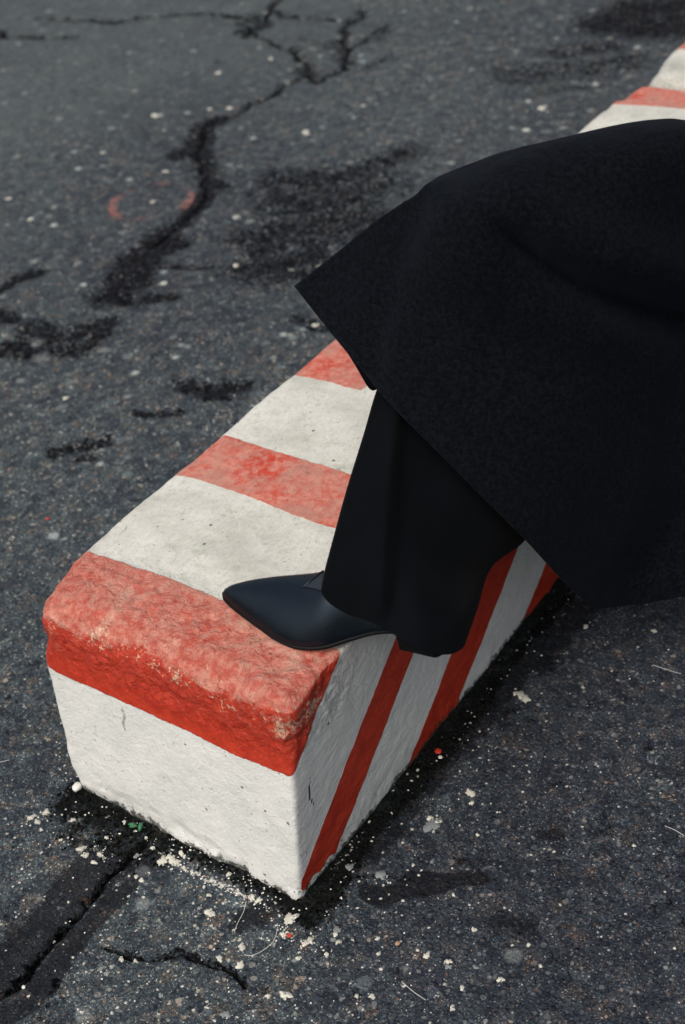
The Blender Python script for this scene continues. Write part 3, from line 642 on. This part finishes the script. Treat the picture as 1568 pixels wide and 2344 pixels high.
# coat: front panel thrown over the raised knee.  rows hem -> knee ridge -> behind, columns front edge -> back
CR = [
    D((675, 655, 1.665), (862, 886, 1.615), (1030, 1062, 1.605), (1200, 1234, 1.655), (1345, 1380, 1.79), (1440, 1388, 1.87), (1568, 1362, 1.86), (1750, 1330, 1.82), (2050, 1300, 1.80), (2350, 1350, 1.75)),
    D((742, 603, 1.64), (915, 785, 1.575), (1090, 925, 1.575), (1270, 1065, 1.62), (1420, 1165, 1.725), (1500, 1165, 1.785), (1610, 1120, 1.78), (1780, 1080, 1.74), (2050, 1030, 1.72), (2350, 1050, 1.68)),
    D((818, 540, 1.60), (985, 680, 1.545), (1150, 790, 1.56), (1330, 890, 1.595), (1470, 950, 1.665), (1550, 930, 1.70), (1650, 870, 1.69), (1800, 820, 1.65), (2050, 780, 1.63), (2350, 760, 1.60)),
    D((890, 484, 1.56), (1045, 575, 1.49), (1200, 655, 1.505), (1370, 730, 1.54), (1500, 760, 1.60), (1580, 720, 1.62), (1670, 650, 1.60), (1810, 590, 1.57), (2050, 540, 1.54), (2350, 480, 1.52)),
    D((958, 432, 1.535), (1100, 470, 1.465), (1260, 505, 1.475), (1420, 530, 1.495), (1530, 520, 1.53), (1600, 480, 1.545), (1690, 420, 1.535), (1830, 380, 1.51), (2050, 320, 1.48), (2350, 200, 1.45)),
    D((1010, 405, 1.555), (1160, 382, 1.49), (1310, 372, 1.485), (1440, 365, 1.485), (1530, 350, 1.50), (1600, 335, 1.515), (1690, 300, 1.52), (1830, 240, 1.50), (2050, 150, 1.46), (2350, 0, 1.42)),
    D((1040, 395, 1.60), (1190, 345, 1.545), (1320, 312, 1.54), (1440, 287, 1.54), (1530, 277, 1.55), (1600, 280, 1.56), (1690, 250, 1.57), (1830, 180, 1.56), (2050, 60, 1.53), (2350, -150, 1.5)),
    D((1060, 430, 1.68), (1210, 380, 1.63), (1330, 345, 1.62), (1440, 320, 1.62), (1530, 312, 1.63), (1600, 312, 1.64), (1690, 290, 1.65), (1830, 230, 1.66), (2050, 120, 1.63), (2350, -60, 1.6)),
    D((1080, 560, 1.76), (1230, 520, 1.73), (1350, 480, 1.72), (1450, 450, 1.72), (1540, 430, 1.73), (1610, 430, 1.74), (1700, 420, 1.75), (1840, 380, 1.76), (2060, 300, 1.74), (2360, 150, 1.70)),
    D((1095, 720, 1.82), (1240, 690, 1.81), (1360, 650, 1.81), (1460, 620, 1.81), (1550, 600, 1.82), (1620, 600, 1.83), (1710, 600, 1.84), (1850, 560, 1.85), (2070, 480, 1.84), (2370, 350, 1.80)),
]
def coat_post(Q):
    # creases pressed into the cloth, in cloth space
    nr, nc, _ = Q.shape
    dP = np.gradient(Q, axis=0); dQ = np.gradient(Q, axis=1); N = np.cross(dP, dQ); N /= np.linalg.norm(N, axis=2, keepdims=True)+1e-9
    sgn = np.sign(np.einsum('ijk,ijk->ij', N, CAM-Q)); N = N*np.where(sgn == 0, 1, np.sign(np.median(sgn)))[..., None] if np.ndim(sgn) == 0 else N*np.sign(np.median(sgn))
    P = Q.reshape(-1, 3); d = P-CAM; z = d@fw; u = 784+FPX*(d@RT)/z; v = 1172-FPX*(d@UP)/z
    front = (z < 1.9)
    def dline(pts): return seg_dist(u, v, pts)
    fold = np.zeros(len(P))
    c1 = [(1110, 470), (1180, 520), (1260, 585), (1350, 635), (1450, 665), (1568, 700), (1750, 740)]
    vv = np.interp(u, [p[0] for p in c1], [p[1] for p in c1])
    e = v-vv; k = sstep(1080, 1250, u)
    fold += k*(-.030*np.exp(-((e-45)/48.)**2)*(e > -400) + .016*np.exp(-((e+75)/70.)**2))
    c2 = [(700, 1000), (960, 470), (900, 620), (850, 760)]
    dd = dline([(955, 470), (905, 600), (865, 740), (840, 840)]); fold += -.007*np.exp(-(dd/38)**2)
    dd = dline([(1250, 1180), (1180, 1000), (1100, 800)]); fold += .004*np.exp(-(dd/90)**2)
    dd = dline([(1568, 1180), (1480, 1290), (1420, 1370)]); fold += -.016*np.exp(-(dd/50)**2)
    fold += .006*fbm(P[:, 0], P[:, 1], P[:, 2], 6, 3, 41) + .0012*fbm(P[:, 0], P[:, 1], P[:, 2], 45, 2, 43)
    rows = np.repeat(np.arange(nr)/(nr-1), nc); fold += -.0016*np.exp(-((rows-.040)/.0035)**2); w_ = 1-sstep(.60, .68, rows)
    edge = sstep(.0, .06, rows)
    return Q+(N.reshape(-1, 3)*(fold*w_*(.3+.7*edge))[:, None]).reshape(Q.shape)
coat, CQ = sheet('coat', CR, M_WOOL, 260, 260, .0042, person, post=coat_post)
coat['label'] = 'long black wool coat draped over the knee'
# inner facing of the coat that shows behind the hem
FC = [D((690, 668, 1.70), (770, 770, 1.70), (812, 833, 1.70), (842, 884, 1.70), (856, 891, 1.70), (862, 878, 1.70)),
      D((760, 640, 1.69), (850, 740, 1.68), (890, 800, 1.68), (915, 850, 1.68), (925, 860, 1.68), (930, 850, 1.68)),
      D((850, 600, 1.65), (930, 680, 1.63), (980, 740, 1.63), (1010, 790, 1.63), (1020, 800, 1.63), (1030, 790, 1.63))]
fc, _ = sheet('coat_lining', FC, M_TWILL, 30, 50, .003, person)

# the rest of the figure stands to the right, outside the picture
def skin_mesh(name, verts, edges, radii, mat, parent, sub=2):
    me = bpy.data.meshes.new(name); me.from_pydata([tuple(v) for v in verts], edges, [])
    o = link(name, me, mat); sk = o.modifiers.new('skin', 'SKIN'); sk.use_smooth_shade = True; sl = me.skin_vertices[0].data if me.skin_vertices else None
    if sl is None:
        bm = bmesh.new(); bm.from_mesh(me); bm.verts.layers.skin.verify(); bm.to_mesh(me); bm.free(); sl = me.skin_vertices[0].data
    for i, r in enumerate(radii): sl[i].radius = (r, r) if not isinstance(r, tuple) else r
    sl[0].use_root = True
    ss = o.modifiers.new('sub', 'SUBSURF'); ss.levels = sub; ss.render_levels = sub
    if parent: place(o, parent)
    return o
knee = at_d(1130, 690, 1.71); ank = at_d(960, 1330, 1.665); mid_ = at_d(1560, 560, 1.70); hipL = at_d(2150, 330, 1.60); hipR = np.array([.70, .82, .84]); pel = np.array([.68, .74, .92])
bv = [pel, (.64, .69, 1.10), (.62, .68, 1.28), (.61, .68, 1.42), (.59, .67, 1.50), (.57, .665, 1.58), (.56, .66, 1.68), hipL, knee, ank, hipR, (.67, .80, .50), (.70, .80, .10),
      (.63, .53, 1.36), (.662, .452, 1.12), (.605, .475, .97), (.63, .84, 1.36), (.662, .912, 1.12), (.605, .885, .97), mid_]
be = [(0, 1), (1, 2), (2, 3), (3, 4), (4, 5), (5, 6), (0, 7), (7, 19), (19, 8), (8, 9), (0, 10), (10, 11), (11, 12), (3, 13), (13, 14), (14, 15), (3, 16), (16, 17), (17, 18)]
br = [.11, .10, .10, .06, .048, .06, .07, .075, .040, .024, .08, .055, .036, .032, .028, .024, .032, .028, .024, .062]
body = skin_mesh('body', bv, be, br, M_SKIN, person)
# standing leg's trouser and shoe
cyl = []
for zz, r_, cx_, cy_ in ((.035, .095, .70, .80), (.2, .09, .695, .80), (.5, .085, .67, .80), (.75, .11, .665, .78), (.95, .14, .65, .72)):
    cyl.append([(cx_+r_*math.cos(a)*1.1, cy_+r_*math.sin(a)*.8, zz) for a in np.linspace(0, 2*math.pi, 12, endpoint=False)])
sheet('trouser_leg', cyl, M_TWILL, 40, 48, .002, person, close=True)
sh2 = SHOE.copy(); sh2.data = SHOE.data; COL.objects.link(sh2); sh2.parent = person
off = Vector((.40, .67, -H+.002)); sh2.matrix_parent_inverse = SHOE.matrix_parent_inverse.copy(); sh2.location = off
for ch in list(SHOE.children):
    c_ = ch.copy(); COL.objects.link(c_); c_.parent = sh2
# coat body: tube round the trunk to shin height
rings = []
for zz, rx, ry, cx_, cy_ in ((.30, .19, .25, .72, .76), (.55, .18, .24, .71, .75), (.85, .17, .23, .68, .71), (1.08, .145, .19, .66, .69), (1.28, .15, .215, .64, .685), (1.40, .13, .21, .62, .68), (1.47, .085, .12, .605, .675), (1.53, .062, .068, .59, .67)):
    rings.append([(cx_+rx*math.cos(a), cy_+ry*math.sin(a), zz) for a in np.linspace(0, 2*math.pi, 16, endpoint=False)])
def body_post(Q):
    a = np.linspace(0, 2*math.pi, Q.shape[1], endpoint=False)[None, :]; r = np.linspace(1, 0, Q.shape[0])[:, None]
    c = Q.mean(axis=1, keepdims=True); k = 1+.07*np.clip(r-.35, 0, 1)*np.sin(a*7+r*2)
    return np.concatenate([(Q-c)[..., :2]*k[..., None]+c[..., :2], Q[..., 2:]], -1)
sheet('coat_back', rings, M_WOOL, 90, 120, .004, person, close=True, post=body_post)
for sgn, ys_ in ((-1, .49), (1, .90)):
    arm = [( .62, .68+sgn*.17, 1.41), (.635, .68+sgn*.215, 1.27), (.665, .68+sgn*.235, 1.12), (.60, .68+sgn*.22, .98), (.56, .68+sgn*.20, .93)]
    skin_mesh('sleeve', arm, [(i, i+1) for i in range(4)], [.075, .066, .06, .056, .055], M_WOOL, person)
# head: one ovoid with brow, nose, mouth and ears, hair cap on top
def head():
    V = []; nr, nc = 40, 48; c = np.array([.545, .66, 1.665])
    for i in range(nr):
        th = math.pi*i/(nr-1)
        for j in range(nc):
            ph = 2*math.pi*j/nc; x = math.sin(th)*math.cos(ph); y = math.sin(th)*math.sin(ph); z = math.cos(th)
            fx = -x   # face looks to -X
            r = np.array([.098*x, .076*y*(1-.25*max(0, -z)), .122*z])
            nose = .022*math.exp(-((y/.16)**2+((z+.12)/.22)**2))*(fx > 0); eye = -.008*(math.exp(-(((y-.38)/.18)**2+((z-.08)/.1)**2))+math.exp(-(((y+.38)/.18)**2+((z-.08)/.1)**2)))*(fx > 0)
            lip = .006*math.exp(-((y/.25)**2+((z+.48)/.07)**2))*(fx > 0)
            ear = .02*math.exp(-((x/.13)**2+((z+.02)/.2)**2))
            r[0] -= nose+eye+lip; r[1] += ear*np.sign(y)
            V.append(c+r)
    return mesh_np('head', V, grid_faces(nr, nc, close=True)), c
hm, hc = head(); ho = link('head', hm, M_SKIN); place(ho, person)
V = []
for i in range(26):
    th = math.pi*.62*i/25
    for j in range(40):
        ph = 2*math.pi*j/40; x = math.sin(th)*math.cos(ph); y = math.sin(th)*math.sin(ph); z = math.cos(th)
        cut = 1 if x > -.1 else 0; z2 = z if cut else max(z, .42)
        q_ = .006*math.sin(ph*17); V.append(hc+np.array([.108*x+.006, .09*y+q_*.3, .134*z2+.004]))
hh = link('hair', mesh_np('hair', V, grid_faces(26, 40, close=True)), M_HAIR); place(hh, person)

# ------------------------------------------------------------------ small things on the ground
def blob_mesh(r, seed, spiky=.35, h=.0004):
    g = np.random.default_rng(seed); n = 40; th = np.linspace(0, 2*math.pi, n, endpoint=False)
    ph = g.uniform(0, 6.28, 6); rr = np.ones(n)
    for k in range(2, 8): rr += spiky*1.7*g.uniform(.3, 1)/k**.9*np.sin(k*th+ph[k-2])
    rr = np.clip(rr+g.normal(0, spiky*.22, n), .3, 1.9)*.95
    V = [(0, 0, h*.8)]+[(r*.9*rr[i]*math.cos(th[i]), r*.9*rr[i]*math.sin(th[i]), h*.95) for i in range(n)]+[(r*rr[i]*math.cos(th[i]), r*rr[i]*math.sin(th[i]), -.0012) for i in range(n)]
    F = [(0, 1+i, 1+(i+1) % n) for i in range(n)]; F2 = [(1+i, 1+n+i, 1+n+(i+1) % n, 1+(i+1) % n) for i in range(n)]
    me = bpy.data.meshes.new('paint_splatter'); me.from_pydata(V, [], F+F2)
    for p in me.polygons: p.use_smooth = True
    return me
SPL = [(167, 1878, 6), (106, 1860, 8), (72, 1872, 8), (86, 1882, 7), (185, 1944, 8), (196, 1958, 8), (215, 1975, 6), (228, 1957, 6), (313, 1960, 6), (312, 2008, 5), (324, 2016, 6), (372, 1972, 12), (392, 1967, 12), (405, 1975, 8), (415, 1954, 7), (480, 2090, 11), (665, 2103, 15), (457, 2080, 5), (478, 2050, 5),
    (554, 2169, 9), (503, 2195, 8), (550, 2210, 10), (278, 2197, 6), (310, 2200, 4), (700, 2160, 8), (711, 2153, 8), (772, 2130, 9), (775, 2157, 6), (748, 2186, 6), (684, 2194, 6), (807, 2151, 4), (654, 2279, 12), (614, 2281, 6), (817, 2281, 5), (649, 2141, 8), (628, 2162, 5), (524, 2002, 6), (577, 2055, 9), (592, 2062, 7), (139, 1924, 4), (95, 1900, 4), (244, 1919, 5), (285, 1883, 5), (350, 1942, 5),
    (990, 1889, 19), (985, 1874, 8), (1004, 1880, 8), (1077, 1816, 11), (1080, 1839, 6), (1190, 1590, 11), (1203, 1600, 11), (1180, 1588, 6), (1093, 1912, 4), (1314, 1860, 4), (1341, 1435, 6), (1498, 1445, 6), (946, 1981, 4), (1038, 2049, 4), (1085, 2129, 6), (1210, 2164, 5), (977, 2188, 8), (1026, 2202, 7), (1088, 2215, 6), (1146, 2244, 8), (1058, 2262, 6), (1036, 2308, 7), (852, 2282, 7), (865, 2149, 5), (867, 2184, 5), (1237, 2213, 5), (768, 2140, 6), (1507, 1788, 5), (1334, 1574, 4), (1451, 1937, 4),
    (700, 300, 5), (540, 608, 7), (722, 745, 8), (355, 265, 10), (525, 248, 7), (700, 305, 9), (670, 330, 5), (480, 250, 6), (378, 393, 6), (350, 462, 6), (70, 502, 7), (500, 167, 7), (620, 135, 6), (235, 350, 5), (150, 912, 7), (1080, 160, 7), (1240, 248, 10), (1060, 470, 6), (585, 985, 6), (20, 455, 6)]
for i, (u, v, r) in enumerate(SPL):
    p = at_z(u, v); rm = r*.98*np.linalg.norm(p-CAM)/FPX
    m_ = M_SPLATG if i % 9 == 8 else M_SPLAT
    o = link('paint_splatter', blob_mesh(rm, 500+i, .34), m_, ground)
    o.location = (p[0], p[1], .0014); o.rotation_euler.z = random.uniform(0, 6)
for u, v, r in ((517, 2323, 10), (872, 2003, 12), (1026, 2214, 7), (369, 2279, 6), (800, 1985, 9)):
    p = at_z(u, v); o = link('paint_splatter', blob_mesh(r*np.linalg.norm(p-CAM)/FPX, 900+u, .3), M_SPLATG, ground, label='grey paint splatter'); o.location = (p[0], p[1], .0014)

def pebble_mesh(name, r, seed, flat=.6, jit=.22):
    bm = bmesh.new(); bmesh.ops.create_icosphere(bm, subdivisions=2, radius=r); g = random.Random(seed)
    sx, sy = g.uniform(.8, 1.3), g.uniform(.7, 1.0)
    for v_ in bm.verts:
        k = 1+g.uniform(-jit, jit)*.6; v_.co = Vector((v_.co.x*sx*k, v_.co.y*sy*k, v_.co.z*flat*k))
    me = bpy.data.meshes.new(name); bm.to_mesh(me); bm.free()
    for p in me.polygons: p.use_smooth = True
    return me
def small(name, u, v, rpx, m_, label, cat, flat=.6, seed=1):
    p = at_z(u, v); r = rpx*np.linalg.norm(p-CAM)/FPX
    o = link(name, pebble_mesh(name, r, seed, flat), m_, label=label, category=cat); o.location = (p[0], p[1], r*flat*.8+.001); o.rotation_euler.z = seed
small('pebble', 178, 1806, 11, M_WHITE, 'small round white pebble at the lower left foot of the block', 'pebble', .6, 2)
small('paint_chip', 1003, 1722, 9, M_REDCHIP, 'bright red paint chip lying beside the right foot of the block', 'paint chip', .3, 3)
small('paint_chip', 110, 1189, 5, M_REDCHIP, 'tiny red paint chip on the asphalt left of the block', 'paint chip', .3, 4)
small('pebble', 911, 2162, 6, M_ORANGE, 'small ochre pebble on the asphalt near the bottom edge', 'pebble', .5, 5)
small('paint_chip', 1008, 1735, 5, M_WHITE, 'small white paint chip touching the red chip', 'paint chip', .3, 6)
small('paint_chip', 662, 2143, 6, M_REDCHIP, 'dull red paint chip below the block corner', 'paint chip', .15, 8)
small('pebble', 55, 2262, 5, M_WHITE, 'white pebble lodged in the lower left crack', 'pebble', .5, 9)
# sprig of two leaves
def leaf(u, v, a, r):
    V = []; n = 9
    for i in range(n):
        t = i/(n-1); wd = math.sin(math.pi*t)**.7*r*.45
        for s_ in (-1, 0, 1): V.append((t*r*2-r, s_*wd, .006+.003*math.sin(math.pi*t)-abs(s_)*.001))
    me = mesh_np('leaf', V, grid_faces(n, 3)); return me
sp = at_z(312, 1902); spr = empty('weed_sprig', (sp[0], sp[1], 0), label='tiny green weed sprig in the moss at the block foot', category='weed')
for du, a in ((0, .4), (.006, 1.9), (-.004, 3.6)):
    o = link('leaf', leaf(0, 0, 0, .0062), M_LEAF, spr); o.location = (du, du*.6, .004); o.rotation_euler = (.2, -.3, a)
    md = o.modifiers.new('t', 'SOLIDIFY'); md.thickness = .0005

# threads
def thread(pts, label):
    P = crom(np.array([[*at_z(u, v)[:2], .0022] for u, v in pts]), 40); V = []
    for i, p in enumerate(P):
        tg = P[min(i+1, 39)]-P[max(i-1, 0)]; tg /= np.linalg.norm(tg)+1e-9; a = np.cross(tg, [0, 0, 1]); r = .0004
        for k in range(6): V.append(p+r*(a*math.cos(k*math.pi/3)+np.array([0, 0, 1])*math.sin(k*math.pi/3)))
    link('thread', mesh_np('thread', V, grid_faces(40, 6, close=True)), M_THREAD, label=label, category='thread')
thread([(636, 2125), (632, 2145), (622, 2162), (600, 2180), (575, 2190), (560, 2188)], 'curled pale thread on the asphalt below the block corner')
thread([(564, 2066), (558, 2090), (545, 2115), (537, 2136)], 'short straight thread just under the white paint line')
thread([(1495, 1525), (1520, 1533), (1558, 1545)], 'pale thread on the dark asphalt under the coat hem')
thread([(1522, 1893), (1545, 1903), (1566, 1916)], 'pale thread at the right edge of the asphalt')
thread([(975, 2292), (950, 2275), (920, 2250)], 'thin thread on the bottom asphalt right of the corner')
thread([(0, 1747), (10, 1745), (22, 1742)], 'thin white thread at the left edge of the asphalt')

V = []
P = crom(np.array([at_z(u, v, H+.0015) for u, v in ((268, 1225), (278, 1217), (286, 1210), (289, 1203))]), 20)
for i, p in enumerate(P):
    tg = P[min(i+1, 19)]-P[max(i-1, 0)]; tg /= np.linalg.norm(tg); a = np.cross(tg, [0, 0, 1])
    for k in range(6): V.append(p+.0005*(a*math.cos(k*math.pi/3)+np.array([0, 0, 1])*math.sin(k*math.pi/3)))
link('thread', mesh_np('thread', V, grid_faces(20, 6, close=True)), M_WHITE, label='short white thread lying on the first white band of the block top', category='thread')

# loose grit: far too many to count
ico = []
for s_ in range(6):
    g = random.Random(s_); pts = []
    for v_ in [(0, 0, 1), (.9, 0, .4), (.28, .85, .4), (-.72, .5, .4), (-.72, -.5, .4), (.28, -.85, .4), (.72, .5, -.4), (-.28, .85, -.4), (-.9, 0, -.4), (-.28, -.85, -.4), (.72, -.5, -.4), (0, 0, -1)]:
        k = g.uniform(.7, 1.25); pts.append([c_*k for c_ in v_])
    ico.append(np.array(pts)*[1, 1, .6])
icoF = np.array([(0, 1, 2), (0, 2, 3), (0, 3, 4), (0, 4, 5), (0, 5, 1), (1, 6, 2), (2, 7, 3), (3, 8, 4), (4, 9, 5), (5, 10, 1), (1, 10, 6), (2, 6, 7), (3, 7, 8), (4, 8, 9), (5, 9, 10), (6, 11, 7), (7, 11, 8), (8, 11, 9), (9, 11, 10), (10, 11, 6)])
def grit(name, prob, n, r0_, r1_, m_, fl=1.0, **pr):
    pr_ = prob/prob.sum(); idx = rng.choice(len(X), n, p=pr_); Vs, Fs = [], []
    for k, i in enumerate(idx):
        r = rng.uniform(r0_, r1_); a = rng.uniform(0, 6.28); b = ico[k % 6]*r*[1, 1, fl]; ca, sa = math.cos(a), math.sin(a)
        q_ = np.stack([b[:, 0]*ca-b[:, 1]*sa, b[:, 0]*sa+b[:, 1]*ca, b[:, 2]], -1)+[X[i]+rng.normal(0, .001), Y[i]+rng.normal(0, .001), zn[i]+r*.25]
        Vs.append(q_); Fs.append(icoF+12*k)
    return link(name, mesh_np(name, np.vstack(Vs), np.vstack(Fs), False), m_, **pr)
inside = (np.abs(X) < HW) & (Y > -FB)
area = RR.ravel()[near]**2
grit('loose_gravel', np.where(inside, 0, sstep(.45, .9, dark))*area+1e-12, 2600, .0016, .0048, M_STONE, kind='stuff')
grit('paint_flakes', np.where(inside, 0, (flake*3+moss*.3+crumb*.06)*(RR.ravel()[near] < 2.6))*area+1e-12, 900, .0004, .0014, M_WHITE, fl=.3, kind='stuff')
grit('dark_grit', np.where(inside, 0, moss)*area+1e-12, 2200, .0007, .0026, mat_plain('dark_dirt', (.004, .0042, .004), .95, 90, .8, .001, .03), kind='stuff')
